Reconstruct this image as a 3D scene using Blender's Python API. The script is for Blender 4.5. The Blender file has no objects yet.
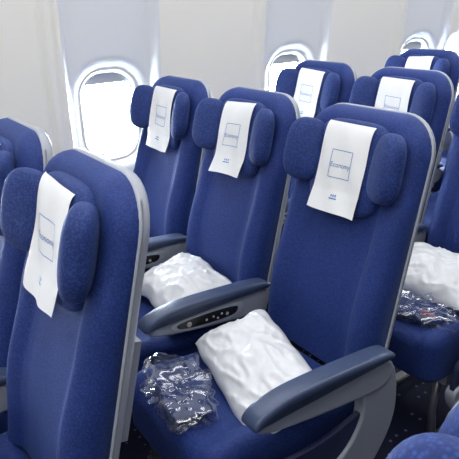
import bpy, bmesh, math, random
import numpy as np
from mathutils import Vector, Matrix, noise
random.seed(3)
scene=bpy.context.scene
scene.view_settings.view_transform='Standard'
COL=bpy.context.collection

# ---------------- materials ----------------
def newmat(name):
    m=bpy.data.materials.new(name); m.use_nodes=True
    nt=m.node_tree; b=nt.nodes['Principled BSDF']; return m,nt,b
def plain(name,c,rough=.5,spec=.5,metal=0,noise_scale=None,var=.0,bump=0,bscale=200,bdist=.002,coat=0):
    m,nt,b=newmat(name)
    b.inputs['Base Color'].default_value=(*c,1); b.inputs['Roughness'].default_value=rough
    b.inputs['Metallic'].default_value=metal; b.inputs['Specular IOR Level'].default_value=spec
    if coat: b.inputs['Coat Weight'].default_value=coat; b.inputs['Coat Roughness'].default_value=.2
    tc=nt.nodes.new('ShaderNodeTexCoord')
    if noise_scale:
        n=nt.nodes.new('ShaderNodeTexNoise'); n.inputs['Scale'].default_value=noise_scale; n.inputs['Detail'].default_value=4
        nt.links.new(tc.outputs['Object'],n.inputs['Vector'])
        r=nt.nodes.new('ShaderNodeMapRange'); r.inputs['To Min'].default_value=1-var; r.inputs['To Max'].default_value=1+var
        nt.links.new(n.outputs['Fac'],r.inputs['Value'])
        mx=nt.nodes.new('ShaderNodeVectorMath'); mx.operation='SCALE'; mx.inputs[0].default_value=c
        nt.links.new(r.outputs['Result'],mx.inputs['Scale']); nt.links.new(mx.outputs[0],b.inputs['Base Color'])
    if bump:
        n2=nt.nodes.new('ShaderNodeTexNoise'); n2.inputs['Scale'].default_value=bscale; n2.inputs['Detail'].default_value=3
        nt.links.new(tc.outputs['Object'],n2.inputs['Vector'])
        bp=nt.nodes.new('ShaderNodeBump'); bp.inputs['Strength'].default_value=bump; bp.inputs['Distance'].default_value=bdist
        nt.links.new(n2.outputs['Fac'],bp.inputs['Height']); nt.links.new(bp.outputs['Normal'],b.inputs['Normal'])
    return m
def fabric(name,c1,c2,scale=260):
    m,nt,b=newmat(name); tc=nt.nodes.new('ShaderNodeTexCoord')
    v=nt.nodes.new('ShaderNodeTexVoronoi'); v.inputs['Scale'].default_value=scale
    nt.links.new(tc.outputs['Object'],v.inputs['Vector'])
    r=nt.nodes.new('ShaderNodeValToRGB'); r.color_ramp.elements[0].color=(*c2,1); r.color_ramp.elements[1].color=(*c1,1)
    r.color_ramp.elements[0].position=.1; r.color_ramp.elements[1].position=.6
    nt.links.new(v.outputs['Distance'],r.inputs['Fac'])
    n=nt.nodes.new('ShaderNodeTexNoise'); n.inputs['Scale'].default_value=9; n.inputs['Detail'].default_value=4
    nt.links.new(tc.outputs['Object'],n.inputs['Vector'])
    mr=nt.nodes.new('ShaderNodeMapRange'); mr.inputs['To Min'].default_value=.82; mr.inputs['To Max'].default_value=1.18
    nt.links.new(n.outputs['Fac'],mr.inputs['Value'])
    mx=nt.nodes.new('ShaderNodeVectorMath'); mx.operation='SCALE'
    nt.links.new(r.outputs['Color'],mx.inputs[0]); nt.links.new(mr.outputs['Result'],mx.inputs['Scale'])
    nt.links.new(mx.outputs[0],b.inputs['Base Color'])
    b.inputs['Roughness'].default_value=.65; b.inputs['Specular IOR Level'].default_value=.28
    b.inputs['Sheen Weight'].default_value=.10; b.inputs['Sheen Tint'].default_value=(.40,.57,1,1)
    bp=nt.nodes.new('ShaderNodeBump'); bp.inputs['Strength'].default_value=.4; bp.inputs['Distance'].default_value=.0012
    nt.links.new(v.outputs['Distance'],bp.inputs['Height']); nt.links.new(bp.outputs['Normal'],b.inputs['Normal'])
    return m
M_fab=fabric('seat_fabric_blue',(.0085,.024,.135),(.019,.051,.225),250)
M_fab2=fabric('headrest_fabric_blue',(.009,.024,.125),(.023,.056,.225),200)
M_seam=plain('seam_piping',(.008,.014,.06),.7)
M_shell=plain('seat_shell_grey',(.31,.34,.40),.4,noise_scale=6,var=.04)
M_armpad=plain('armrest_pad_slate',(.044,.066,.135),.36,noise_scale=20,var=.1)
M_armgrey=plain('armrest_plastic_grey',(.27,.30,.36),.38,noise_scale=8,var=.05)
M_black=plain('control_panel_black',(.012,.012,.016),.25)
M_btn=plain('button_light',(.35,.35,.37),.4)
M_cloth=plain('headrest_paper_cover',(.77,.79,.81),.8,noise_scale=12,var=.03,bump=.3,bscale=30,bdist=.004)
M_print=plain('cover_print_blue',(.10,.22,.52),.7)
M_pillow=plain('pillow_white',(.75,.78,.83),.42,noise_scale=8,var=.03,bump=.3,bscale=30,bdist=.003,coat=.3)
M_metal=plain('seat_leg_metal',(.30,.31,.33),.35,metal=.8)
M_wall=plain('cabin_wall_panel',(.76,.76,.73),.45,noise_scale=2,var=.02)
M_bay_tint=plain('window_bay_shading_tint',(.67,.70,.74),.4,noise_scale=2,var=.02)  # bay panel; blue-grey shading of the recess put into its base colour
M_frame=plain('window_frame_white',(.75,.76,.77),.4)
M_gasket=plain('window_gasket',(.25,.27,.30),.5)
M_shade=plain('window_shade_grey',(.5,.52,.54),.5)
M_ceil=plain('ceiling_panel',(.75,.75,.74),.5,noise_scale=2,var=.02)
M_belt=plain('seat_belt_webbing',(.02,.025,.05),.6,bump=.3)
M_buckle=plain('buckle_steel',(.6,.6,.62),.25,metal=1)
M_blanket=fabric('blanket_navy',(.010,.026,.11),(.022,.055,.20),120)
M_red=plain('packet_red',(.16,.03,.05),.5)
m,nt,b=newmat('window_pane'); M_pane=m
tr=nt.nodes.new('ShaderNodeBsdfTransparent'); gl=nt.nodes.new('ShaderNodeBsdfGlossy'); gl.inputs['Roughness'].default_value=.05
mxs=nt.nodes.new('ShaderNodeMixShader'); mxs.inputs[0].default_value=.06
nt.links.new(tr.outputs[0],mxs.inputs[1]); nt.links.new(gl.outputs[0],mxs.inputs[2]); nt.links.new(mxs.outputs[0],nt.nodes['Material Output'].inputs['Surface'])
m,nt,b=newmat('clear_plastic_film'); M_film=m
tr=nt.nodes.new('ShaderNodeBsdfTransparent'); tr.inputs[0].default_value=(.96,.97,.99,1)
gl=nt.nodes.new('ShaderNodeBsdfGlossy'); gl.inputs['Roughness'].default_value=.16; gl.inputs['Color'].default_value=(.92,.95,1,1)
fr=nt.nodes.new('ShaderNodeLayerWeight'); fr.inputs['Blend'].default_value=.3
mr=nt.nodes.new('ShaderNodeMapRange'); mr.inputs['To Min'].default_value=.09; mr.inputs['To Max'].default_value=.42
mxs=nt.nodes.new('ShaderNodeMixShader')
nt.links.new(fr.outputs['Facing'],mr.inputs['Value']); nt.links.new(mr.outputs['Result'],mxs.inputs[0])
nt.links.new(tr.outputs[0],mxs.inputs[1]); nt.links.new(gl.outputs[0],mxs.inputs[2]); nt.links.new(mxs.outputs[0],nt.nodes['Material Output'].inputs['Surface'])
m,nt,b=newmat('carpet_navy_dotted'); M_carpet=m
tc=nt.nodes.new('ShaderNodeTexCoord'); v=nt.nodes.new('ShaderNodeTexVoronoi'); v.inputs['Scale'].default_value=22; v.inputs['Randomness'].default_value=.25
nt.links.new(tc.outputs['Object'],v.inputs['Vector'])
r=nt.nodes.new('ShaderNodeValToRGB'); r.color_ramp.elements[0].color=(.16,.2,.3,1); r.color_ramp.elements[1].color=(.010,.014,.045,1)
r.color_ramp.elements[0].position=.10; r.color_ramp.elements[1].position=.16
nt.links.new(v.outputs['Distance'],r.inputs['Fac']); nt.links.new(r.outputs['Color'],b.inputs['Base Color']); b.inputs['Roughness'].default_value=.95

# ---------------- mesh helpers ----------------
def mesh(name,verts,faces,mats,smooth=True,mi=None):
    me=bpy.data.meshes.new(name); me.from_pydata([tuple(v) for v in verts],[],faces)
    for mm in (mats if isinstance(mats,(list,tuple)) else [mats]): me.materials.append(mm)
    if mi is not None: me.polygons.foreach_set('material_index',mi)
    bm=bmesh.new(); bm.from_mesh(me); bmesh.ops.recalc_face_normals(bm,faces=bm.faces); bm.to_mesh(me); bm.free()
    if smooth: me.polygons.foreach_set('use_smooth',[True]*len(me.polygons))
    me.update(); return me
def obj(name,me,parent=None,loc=(0,0,0)):
    o=bpy.data.objects.new(name,me); COL.objects.link(o); o.location=loc
    if parent: o.parent=parent
    return o
def empty(name,loc):
    o=bpy.data.objects.new(name,None); o.empty_display_size=.1; COL.objects.link(o); o.location=loc; return o

TH=math.atan(.17/.69); SN,CS=math.sin(TH),math.cos(TH); Y0=.0; Z0=.46
def back(x,n,s): return Vector((x,Y0+s*SN-n*CS,Z0+s*CS+n*SN))
def cush(x,n,s): return Vector((x,.01-s,.33+n))

def pad(name,W,S,Rt,Rb,r,nfun,nback,frame,mat,rb=0,NX=28,NS=36):
    def w(s):
        a=W
        if s>S-Rt: a=W-Rt+math.sqrt(max(0,Rt*Rt-(s-(S-Rt))**2))
        if Rb and s<Rb: a=min(a,W-Rb+math.sqrt(max(0,Rb*Rb-(Rb-s)**2)))
        return a
    def dist(x,s):
        x=abs(x)
        d=min(W-x,S-s,s if Rb else 9)
        if x>W-Rt and s>S-Rt: d=Rt-math.hypot(x-(W-Rt),s-(S-Rt))
        if Rb and x>W-Rb and s<Rb: d=Rb-math.hypot(x-(W-Rb),s-Rb)
        return max(0,d)
    def fall(d,r): return 0 if d>=r else r-math.sqrt(max(0,r*r-(r-d)**2))
    ss=[S*(.5-.5*math.cos(math.pi*i/NS)) for i in range(NS+1)]
    xs=[math.sin(math.pi*(i/NX-.5)) for i in range(NX+1)]
    V=[];F=[]
    per=2*(NX+1)
    for s in ss:
        ww=w(s)
        for t in xs:
            x=t*ww; V.append(frame(x,nfun(x,s)-fall(dist(x,s),r),s))
        for t in reversed(xs):
            x=t*ww; V.append(frame(x,nback(x,s)+(fall(dist(x,s),rb) if rb else 0),s))
    for j in range(NS):
        for i in range(per):
            a=j*per+i;b=j*per+(i+1)%per
            F.append((a,b,b+per,a+per))
    for j in (0,NS):
        for i in range(NX):
            a=j*per+i; F.append((a,a+1,j*per+per-2-i,j*per+per-1-i))
    return mesh(name,V,F,mat)

def superq(name,a,p,mat,xf,N=12):
    bm=bmesh.new(); bmesh.ops.create_cube(bm,size=2)
    bmesh.ops.subdivide_edges(bm,edges=bm.edges[:],cuts=N,use_grid_fill=True)
    for v in bm.verts:
        d=Vector([math.tan(c*math.pi/4) for c in v.co])
        t=sum(abs(c)**p for c in d)**(-1/p)
        d*=t
        v.co=xf(Vector((d.x*a[0],d.y*a[1],d.z*a[2])))
    bmesh.ops.recalc_face_normals(bm,faces=bm.faces)
    me=bpy.data.meshes.new(name); bm.to_mesh(me); bm.free(); me.materials.append(mat)
    me.polygons.foreach_set('use_smooth',[True]*len(me.polygons)); return me

def extr(name,prof,x0,x1,mat,bev=.006,seg=3):
    bm=bmesh.new()
    vs=[bm.verts.new((x0,y,z)) for y,z in prof]; f=bm.faces.new(vs)
    g=bmesh.ops.extrude_face_region(bm,geom=[f])
    for e in g['geom']:
        if isinstance(e,bmesh.types.BMVert): e.co.x=x1
    bmesh.ops.recalc_face_normals(bm,faces=bm.faces)
    cap=[e for e in bm.edges if abs(e.verts[0].co.x-e.verts[1].co.x)<1e-6]
    if bev: bmesh.ops.bevel(bm,geom=cap,offset=bev,segments=seg,affect='EDGES',profile=.5)
    me=bpy.data.meshes.new(name); bm.to_mesh(me); bm.free(); me.materials.append(mat)
    for p in me.polygons: p.use_smooth=abs(p.normal.x)<.98
    return me
def curve_pts(pts,n=6):
    out=[];L=len(pts)
    for i in range(L):
        p0,p1,p2,p3=[Vector(pts[(i+k-1)%L]) for k in range(4)]
        for j in range(n):
            t=j/n
            out.append(tuple(.5*((2*p1)+(-p0+p2)*t+(2*p0-5*p1+4*p2-p3)*t*t+(-p0+3*p1-3*p2+p3)*t**3)))
    return out
def box(name,c,h,mat,bev=.004):
    bm=bmesh.new(); bmesh.ops.create_cube(bm,size=2)
    for v in bm.verts: v.co=Vector((c[0]+v.co.x*h[0],c[1]+v.co.y*h[1],c[2]+v.co.z*h[2]))
    if bev: bmesh.ops.bevel(bm,geom=bm.edges[:],offset=bev,segments=2,affect='EDGES')
    me=bpy.data.meshes.new(name); bm.to_mesh(me); bm.free(); me.materials.append(mat); return me
def tube(name,pts,r,mat,n=8):
    V=[];F=[]
    for i,p in enumerate(pts):
        p=Vector(p); t=(Vector(pts[min(i+1,len(pts)-1)])-Vector(pts[max(i-1,0)])).normalized()
        u=t.orthogonal().normalized() if i==0 else (pu-pu.dot(t)*t).normalized()
        pu=u; w=t.cross(u)
        for k in range(n):
            a=2*math.pi*k/n; V.append(p+r*(math.cos(a)*u+math.sin(a)*w))
    for i in range(len(pts)-1):
        for k in range(n):
            F.append((i*n+k,i*n+(k+1)%n,(i+1)*n+(k+1)%n,(i+1)*n+k))
    F.append(tuple(range(n))); F.append(tuple((len(pts)-1)*n+k for k in range(n)))
    return mesh(name,V,F,mat)

# ---------------- seat part meshes ----------------
WB=.211; SB=.720
def sm(a,b,x):
    t=min(1,max(0,(x-a)/(b-a))); return t*t*(3-2*t)
def nf(x,s):
    ax=abs(x)
    bol=.028*sm(.10,.17,ax)*(1-.75*sm(.40,.6,s))
    lum=.018*math.exp(-((s-.2)/.13)**2)
    seam=-.006*math.exp(-((ax-.128)/.005)**2)*(1-sm(.4,.5,s))
    return bol+lum+seam
parts=[]
parts.append(('backrest',pad('backrest',WB,SB,.105,0,.05,nf,lambda x,s:-.045,back,M_fab,NX=60,NS=40)))
parts.append(('backrest_shell',pad('backrest_shell',WB+.004,SB+.003,.108,0,.006,lambda x,s:-.040,lambda x,s:-.064-.02*math.cos(x/WB*1.3),back,M_shell,rb=.026)))
def nc(x,s):
    ax=abs(x)
    return .135+.018*sm(.12,.19,ax)-.012*math.exp(-((s-.12)/.12)**2)+.012*sm(.3,.42,s)-.004*math.exp(-((ax-.14)/.005)**2)
parts.append(('seat_cushion',pad('seat_cushion',.217,.515,.06,.03,.045,nc,lambda x,s:.0,cush,M_fab,rb=.02,NX=60,NS=36)))
parts.append(('seat_pan',box('seat_pan',(0,-.2,.305),(.20,.2,.022),M_shell)))
HA,HC,HB,HS,HN=.13,.036,.126,.556,.0
parts.append(('headrest_pad',superq('headrest_pad',(HA,HC,HB),4,M_fab2,lambda v:back(v.x,HN+v.y,HS+v.z))))
for sg,nm in ((-1,'left'),(1,'right')):
    a=math.radians(30)*sg
    def xf(v,sg=sg,a=a):
        k=1-.12*(v.z/.09) if v.z<0 else 1
        x=v.x*math.cos(a)-v.y*math.sin(a); n=v.x*math.sin(a)+v.y*math.cos(a)
        return back(sg*.148+x*k,.038+n,.578+v.z)
    parts.append(('headrest_wing_'+nm,superq('headrest_wing_'+nm,(.060,.032,.089),2.8,M_fab2,xf)))
def cover_n(x,s):
    X=abs(x/HA)**4; d=(s-HS)/HB
    Sv=max(0,d)**4
    return HN+HC*max(0.02,1-X-Sv)**.25
def cover_pt(x,s,sd,off=0):
    fr=1-(s-.430)/.243
    wr=.0045*noise.noise(Vector((x*18+sd,s*9,sd)))+.0028*math.sin(x*70+s*30+sd)*(.3+fr)
    n=cover_n(x,s)+.0065+wr+ .010*max(0,fr-.75)/.25+off
    return back(x*(1+.04*fr)+.008*fr*math.sin(sd*2.3),n,s-.002+.005*math.sin(sd)*x/.08+.002*math.sin(x*40+sd)*fr)
def cover_mesh(sd):
    V=[];F=[];NXc,NSc=24,40
    for j in range(NSc+1):
        for i in range(NXc+1):
            x=-.081+.162*i/NXc; s=.430+.243*j/NSc
            V.append(cover_pt(x,s,sd))
    for j in range(NSc):
        for i in range(NXc):
            a=j*(NXc+1)+i; F.append((a,a+1,a+NXc+2,a+NXc+1))
    return mesh('headrest_cover',V,F,M_cloth)
def print_mesh(sd):
    V=[];F=[];OFF=.0009
    def strip(x0,x1,s0,s1):
        nx=max(1,int(abs(x1-x0)/.004)); ns=max(1,int(abs(s1-s0)/.004)); b=len(V)
        for j in range(ns+1):
            for i in range(nx+1): V.append(cover_pt(x0+(x1-x0)*i/nx,s0+(s1-s0)*j/ns,sd,OFF))
        for j in range(ns):
            for i in range(nx):
                a=b+j*(nx+1)+i; F.append((a,a+1,a+nx+2,a+nx+1))
    t=.0018;h=.038;c=.562
    strip(-h,h,c+h-t,c+h);strip(-h,h,c-h,c-h+t);strip(-h,-h+t,c-h,c+h);strip(h-t,h,c-h,c+h)
    for k in range(3): strip(-.009+k*.007,-.005+k*.007,.474,.480)
    strip(-.013,.013,.467,.4705)
    b=len(V)
    for v in TM.vertices: V.append(cover_pt(v.co.x,.553+v.co.y,sd,OFF))
    for p in TM.polygons: F.append(tuple(b+i for i in p.vertices))
    return mesh('cover_print',V,F,M_print,smooth=False)
cu=bpy.data.curves.new('cover_text','FONT'); cu.body='Economy'; cu.size=.0190; cu.align_x='CENTER'
to=bpy.data.objects.new('tmp',cu); COL.objects.link(to); bpy.context.view_layer.update()
TM=bpy.data.meshes.new_from_object(to.evaluated_get(bpy.context.evaluated_depsgraph_get())); bpy.data.objects.remove(to)
covers=[(cover_mesh(k*1.7),print_mesh(k*1.7)) for k in range(5)]
def rbx(name,x0,x1,s0,s1,n0,n1,mat):
    V=[back(x,n,s) for n in (n0,n1) for x,s in ((x0,s0),(x1,s0),(x1,s1),(x0,s1))]
    return mesh(name,V,[(0,1,2,3),(4,5,6,7),(0,1,5,4),(1,2,6,5),(2,3,7,6),(3,0,4,7)],mat,smooth=False)
parts.append(('seatback_screen',rbx('seatback_screen',-.11,.11,.48,.62,-.076,-.088,M_black)))
parts.append(('tray_table',rbx('tray_table',-.17,.17,.18,.40,-.070,-.10,M_shell)))
for lx in (-.15,.15):
    parts.append(('leg_front',tube('leg_front',[(lx,-.36,.30),(lx,-.38,.15),(lx,-.36,.0)],.014,M_metal)))
    parts.append(('leg_rear',tube('leg_rear',[(lx,-.08,.30),(lx,.0,.15),(lx,.06,.0)],.014,M_metal)))
    parts.append(('floor_rail',box('floor_rail',(lx,-.14,.012),(.02,.25,.012),M_metal)))
parts.append(('seat_belt',box('seat_belt',(.19,-.14,.487),(.022,.10,.002),M_belt,bev=0)))
parts.append(('seat_belt_buckle',box('seat_belt_buckle',(.175,-.27,.492),(.026,.03,.008),M_buckle,bev=.003)))
def up(pts): return [(y,z+.022*min(1,max(0,-y/.4))) for y,z in pts]
body=curve_pts(up([(.01,.505),(.015,.574),(-.2,.580),(-.35,.570),(-.395,.552),(-.39,.530),(-.3,.514),(-.12,.500)]),5)
padp=curve_pts(up([(.015,.578),(.01,.600),(-.1,.606),(-.25,.606),(-.33,.600),(-.395,.582),(-.418,.560),(-.405,.547),(-.35,.570),(-.20,.580)]),5)
arm_body=extr('armrest_body',body,-.022,.022,M_armgrey,.008)
arm_pad=extr('armrest_pad',padp,-.029,.029,M_armpad,.010,4)
arm_panel=extr('armrest_control_panel',curve_pts(up([(-.11,.552),(-.20,.556),(-.30,.550),(-.315,.539),(-.29,.528),(-.20,.522),(-.12,.525),(-.10,.539)]),4),.020,.0255,M_black,.0015,2)
arm_rim=extr('armrest_control_rim',curve_pts(up([(-.09,.559),(-.20,.563),(-.32,.556),(-.335,.539),(-.30,.521),(-.20,.514),(-.11,.516),(-.08,.538)]),4),.018,.0238,M_shell,.0015,2)
def btns():
    bm=bmesh.new()
    for k,(y,z,r) in enumerate([(-.14,.543,.006),(-.16,.550,.004),(-.175,.540,.004),(-.19,.550,.004),(-.215,.548,.004),(-.275,.553,.009)]):
        M=Matrix.Translation((.0262,y,z))@Matrix.Rotation(math.pi/2,4,'Y')
        bmesh.ops.create_cone(bm,cap_ends=True,segments=12,radius1=r,radius2=r*.8,depth=.002,matrix=M)
    me=bpy.data.meshes.new('armrest_buttons'); bm.to_mesh(me); bm.free(); me.materials.append(M_btn); return me
arm_btn=btns()
sidep=curve_pts([(.035,.555),(.06,.42),(.02,.31),(-.08,.22),(-.25,.19),(-.40,.22),(-.45,.29),(-.42,.33),(-.25,.31),(-.13,.35),(-.07,.43),(-.06,.525)],5)
side_panel=extr('side_panel',sidep,-.018,.018,M_armgrey,.006)
side_in=extr('side_panel_dark',curve_pts([(.03,.45),(.0,.33),(-.2,.29),(-.42,.30),(-.44,.36),(-.4,.42),(-.2,.42)],5),-.008,.008,M_seam,.003)
NSEAT=0
def seat(x,y,arms,end):
    global NSEAT
    e=empty('passenger_seat',(x,y,0))
    for nm,me in parts: obj(nm,me,e)
    obj('headrest_cover',covers[NSEAT%5][0],e); obj('cover_print',covers[NSEAT%5][1],e); NSEAT+=1
    for ax in arms:
        obj('armrest_body',arm_body,e,(ax,0,0)); obj('armrest_pad',arm_pad,e,(ax,0,0))
        if ax not in end:
            obj('armrest_control_panel',arm_panel,e,(ax,0,0)); obj('armrest_buttons',arm_btn,e,(ax,0,0)); obj('armrest_control_rim',arm_rim,e,(ax,0,0))
    for ax in end:
        obj('side_panel',side_panel,e,(ax,0,0)); obj('side_panel_inner',side_in,e,(ax,0,0))
    return e
PITCH=.786
def rowy(r): return r*PITCH if r>=0 else r*.80
for row in (0,-1,1,2,3):
    y=rowy(row)
    seat(0,y,[.25],[.25]); seat(-.5,y,[.25],[]); seat(-1.0,y,[.25,-.25],[-.25])
for row in (-1,0,1):
    seat(1.034,row*PITCH-(.0 if row>=0 else .01),[.25,-.25],[-.25])

# ---------------- pillows and bags ----------------
def pillow_mesh(seed,hx,hy,hz):
    N=70;V=[];F=[]
    def P(u,v,top):
        ax,ay=abs(u),abs(v)
        x=u*hx*(1-.08*(1-v*v)*ax) ; y=v*hy*(1-.08*(1-u*u)*ay)
        k=1-.10*(ax*ay)**3; x*=k; y*=k
        x+=.014*noise.noise(Vector((v*2,seed,0))); y+=.014*noise.noise(Vector((u*2,seed,5)))
        prof=max(0,(1-ax**2.6)*(1-ay**2.6))**.6
        w=noise.noise(Vector((x*9+seed,y*9,top)))*.018
        q=Vector((x*1.0+y*.5,y*1.0-x*.3,0))
        rd=1-abs(noise.noise(Vector((q.x*10+seed,q.y*24,top*3))))*3.2
        w+=max(0,rd)**1.5*.008
        rd=1-abs(noise.noise(Vector((q.x*34-seed,q.y*16,top*3))))*3.2
        w+=max(0,rd)**1.5*.005
        z=hz*prof*(1 if top else -.5)+(w*min(1,prof*1.6) if top else 0)
        return (x,y,z)
    for top in (1,0):
        for j in range(N+1):
            for i in range(N+1):
                u=math.sin((i/N-.5)*math.pi); v=math.sin((j/N-.5)*math.pi)
                V.append(P(u,v,top))
    K=(N+1)**2
    for top in (0,1):
        for j in range(N):
            for i in range(N):
                a=top*K+j*(N+1)+i; F.append((a,a+1,a+N+2,a+N+1))
    me=mesh('pillow_body',V,F,M_pillow)
    bm=bmesh.new(); bm.from_mesh(me); bmesh.ops.remove_doubles(bm,verts=bm.verts,dist=1e-5); bmesh.ops.recalc_face_normals(bm,faces=bm.faces); bm.to_mesh(me); bm.free()
    me.polygons.foreach_set('use_smooth',[True]*len(me.polygons))
    return me
def pillow(loc,rot,seed,h=(.19,.14,.06)):
    o=obj('pillow',pillow_mesh(seed,*h),None,loc); o.rotation_euler=[math.radians(a) for a in rot]; return o
pillow((.025,-.215,.512),(16,8,-12),1,(.215,.125,.058))
pillow((-.5,-.13,.517),(10,2,0),5)
pillow((-1.0,-.20,.517),(10,2,0),15)
pillow((-.03,-.80-.22,.515),(10,0,-6),9)
pillow((-.03,PITCH-.17,.515),(12,0,4),12)
pillow((-.5,PITCH-.20,.515),(12,0,4),17)

def crumple(name,a,seed,mat,amp,p=2.6,sc=22,N=28,droop=0):
    def xf(v):
        q=Vector((v.x*sc+seed,v.y*sc,v.z*sc))
        r=abs(noise.noise(q))*1.8+abs(noise.noise(q*2.3))*.5-.6
        d=v.normalized()
        o=v+d*amp*r
        if droop and o.y<-.03: o.z-=droop*(-.03-o.y)**2*60
        return o
    return superq(name,a,p,mat,xf,N)
def bag(loc,rot,seed,a=(.12,.085,.03),red=False,droop=0):
    e=empty('blanket_in_plastic_bag',loc); e.rotation_euler=(0,0,math.radians(rot))
    f=obj('plastic_film',crumple('plastic_film',a,seed,M_film,.034,3.2,17,40,droop),e)
    obj('folded_blanket',crumple('folded_blanket',(a[0]*.78,a[1]*.74,a[2]*.55),seed+3,M_blanket,.008,4,9,16,droop),e)
    if red: obj('headset_packet',crumple('headset_packet',(.025,.015,.005),seed,M_red,.003,3,12,8),e,(.06,-.03,.012))
    return e
bag((-.04,-.42,.503),-14,2,a=(.155,.080,.026),droop=.06)
bag((.06,PITCH-.40,.503),10,7,a=(.13,.075,.026),red=True)

# ---------------- cabin shell ----------------
P=1.1; Y_S=-.17
wins=[Y_S+.282+P*k for k in range(-1,5)]+[Y_S+.62+.06+P*2]
wins.sort()
WZ=.945; WHY,WHZ,WR=.132,.20,.105
def wsdf(y,z):
    d=9
    for wy in wins:
        qx=abs(y-wy)-(WHY-WR); qz=abs(z-WZ)-(WHZ-WR)
        dd=math.hypot(max(qx,0),max(qz,0))+min(max(qx,qz),0)-WR
        d=min(d,dd)
    return d
def wallx(z): return -1.45+.11*(z-.85)**2
YA,YB,ZT=-1.9,4.2,2.2
B0,B1,B2,B3=.05,.09,.475,.52
def wall_point(y,z,d):
    x=wallx(z)
    t=(y-Y_S)%P
    bay=sm(B0,B1,t)*(1-sm(B2,B3,t))*sm(.45,.6,z)*(1-sm(1.85,2.05,z))
    x-=.045*bay
    if d<.07: x-=.045*(1-max(0,d)/.07)**1.6
    tt=min(t,P-t)
    if tt<.024: x+=.008
    elif tt<.030: x-=.008
    return x
ys=list(np.arange(YA,YB+.001,.0115)); zs=list(np.arange(0,ZT+.001,.0125))
V=[];D=[]
for z in zs:
    for y in ys:
        d=wsdf(y,z); D.append(d); V.append((wall_point(y,z,d),y,z))
F=[];MI=[];ny=len(ys)
for j in range(len(zs)-1):
    for i in range(ny-1):
        a=j*ny+i
        if max(D[a],D[a+1],D[a+ny],D[a+ny+1])<-.001: continue
        F.append((a,a+1,a+ny+1,a+ny))
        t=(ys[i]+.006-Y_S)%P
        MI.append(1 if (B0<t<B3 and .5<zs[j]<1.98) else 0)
obj('wall_left',mesh('wall_left',V,F,[M_wall,M_bay_tint],mi=MI))
WD=.045+.045
def ring(wy,offs,mat,name):
    V=[];F=[];n=64
    for d,xo in offs:
        R=WR+d
        for k in range(n):
            a=2*math.pi*k/n; c,s=math.cos(a),math.sin(a)
            y=wy+math.copysign(WHY-WR,c)+R*c; z=WZ+math.copysign(WHZ-WR,s)+R*s
            V.append((wallx(z)-WD+xo,y,z))
    for j in range(len(offs)-1):
        for k in range(n):
            F.append((j*n+k,j*n+(k+1)%n,(j+1)*n+(k+1)%n,(j+1)*n+k))
    return mesh(name,V,F,mat)
for i,wy in enumerate(wins):
    e=empty('window_%d'%(i+1),(0,0,0))
    obj('frame',ring(wy,[(.022,.003),(.018,.016),(.010,.018),(.004,.010),(-.004,.0),(-.008,-.03)],M_frame,'frame'),e)
    obj('gasket',ring(wy,[(-.006,-.026),(-.012,-.026),(-.014,-.04)],M_gasket,'gasket'),e)
    x0=wallx(WZ)-WD-.038
    V=[(x0,wy-.15,WZ-.215),(x0,wy+.15,WZ-.215),(x0,wy+.15,WZ+.215),(x0,wy-.15,WZ+.215)]
    obj('pane',mesh('pane',V,[(0,1,2,3)],M_pane,smooth=False),e)
    drop=.055
    obj('shade',box('shade',(wallx(WZ)-WD-.012,wy,WZ+WHZ-drop/2),(.003,WHY-.02,drop/2),M_shade,.002),e)

def slab(name,c,h,mat): return obj(name,box(name,c,h,mat,0))
XR=3.6
slab('floor',((XR-1.45)/2,(YA+YB)/2,-.02),((XR+1.45)/2,(YB-YA)/2,.02),M_carpet)
slab('ceiling',((XR-1.45)/2,(YA+YB)/2,ZT+.02),((XR+1.45)/2,(YB-YA)/2,.02),M_ceil)
slab('wall_right',(XR+.02,(YA+YB)/2,ZT/2),(.02,(YB-YA)/2,ZT/2),M_ceil)
slab('wall_front',((XR-1.45)/2,YA-.02,ZT/2),((XR+1.45)/2,.02,ZT/2),M_ceil)
slab('wall_rear',((XR-1.45)/2,YB+.02,ZT/2),((XR+1.45)/2,.02,ZT/2),M_ceil)

# ---------------- lights ----------------
w=bpy.data.worlds.new('outside_sky'); scene.world=w; w.use_nodes=True
bg=w.node_tree.nodes['Background']; bg.inputs[0].default_value=(.80,.90,1,1); bg.inputs[1].default_value=72
def area(name,loc,rot,sx,sy,e,c=(1,1,1)):
    l=bpy.data.lights.new(name,'AREA'); l.shape='RECTANGLE'; l.size=sx; l.size_y=sy; l.energy=e; l.color=c
    o=bpy.data.objects.new(name,l); COL.objects.link(o); o.location=loc; o.rotation_euler=rot; return o
area('ceiling_light',(.5,1.1,2.17),(0,0,0),.5,5.5,47,(1,.98,.95))
area('ceiling_light',(-.75,1.1,2.17),(0,0,0),.3,5.5,36,(1,.98,.95))
area('ceiling_light',(1.2,-1.6,2.1),(math.radians(50),0,math.radians(25)),1.6,.6,13,(1,.98,.96))

# ---------------- camera ----------------
yaw,pit,roll=.969,.375,-.035
Fv=Vector((-math.sin(yaw)*math.cos(pit),math.cos(yaw)*math.cos(pit),-math.sin(pit)))
R=Vector((math.cos(yaw),math.sin(yaw),0));U=R.cross(Fv)
R2=R*math.cos(roll)+U*math.sin(roll);U2=-R*math.sin(roll)+U*math.cos(roll)
M=Matrix((( R2.x,U2.x,-Fv.x,1.07),(R2.y,U2.y,-Fv.y,-1.01),(R2.z,U2.z,-Fv.z,1.432),(0,0,0,1)))
cd=bpy.data.cameras.new('camera'); co=bpy.data.objects.new('camera',cd); COL.objects.link(co)
co.matrix_world=M; cd.sensor_width=36; cd.lens=581.2/459*36; cd.clip_start=.02
scene.camera=co
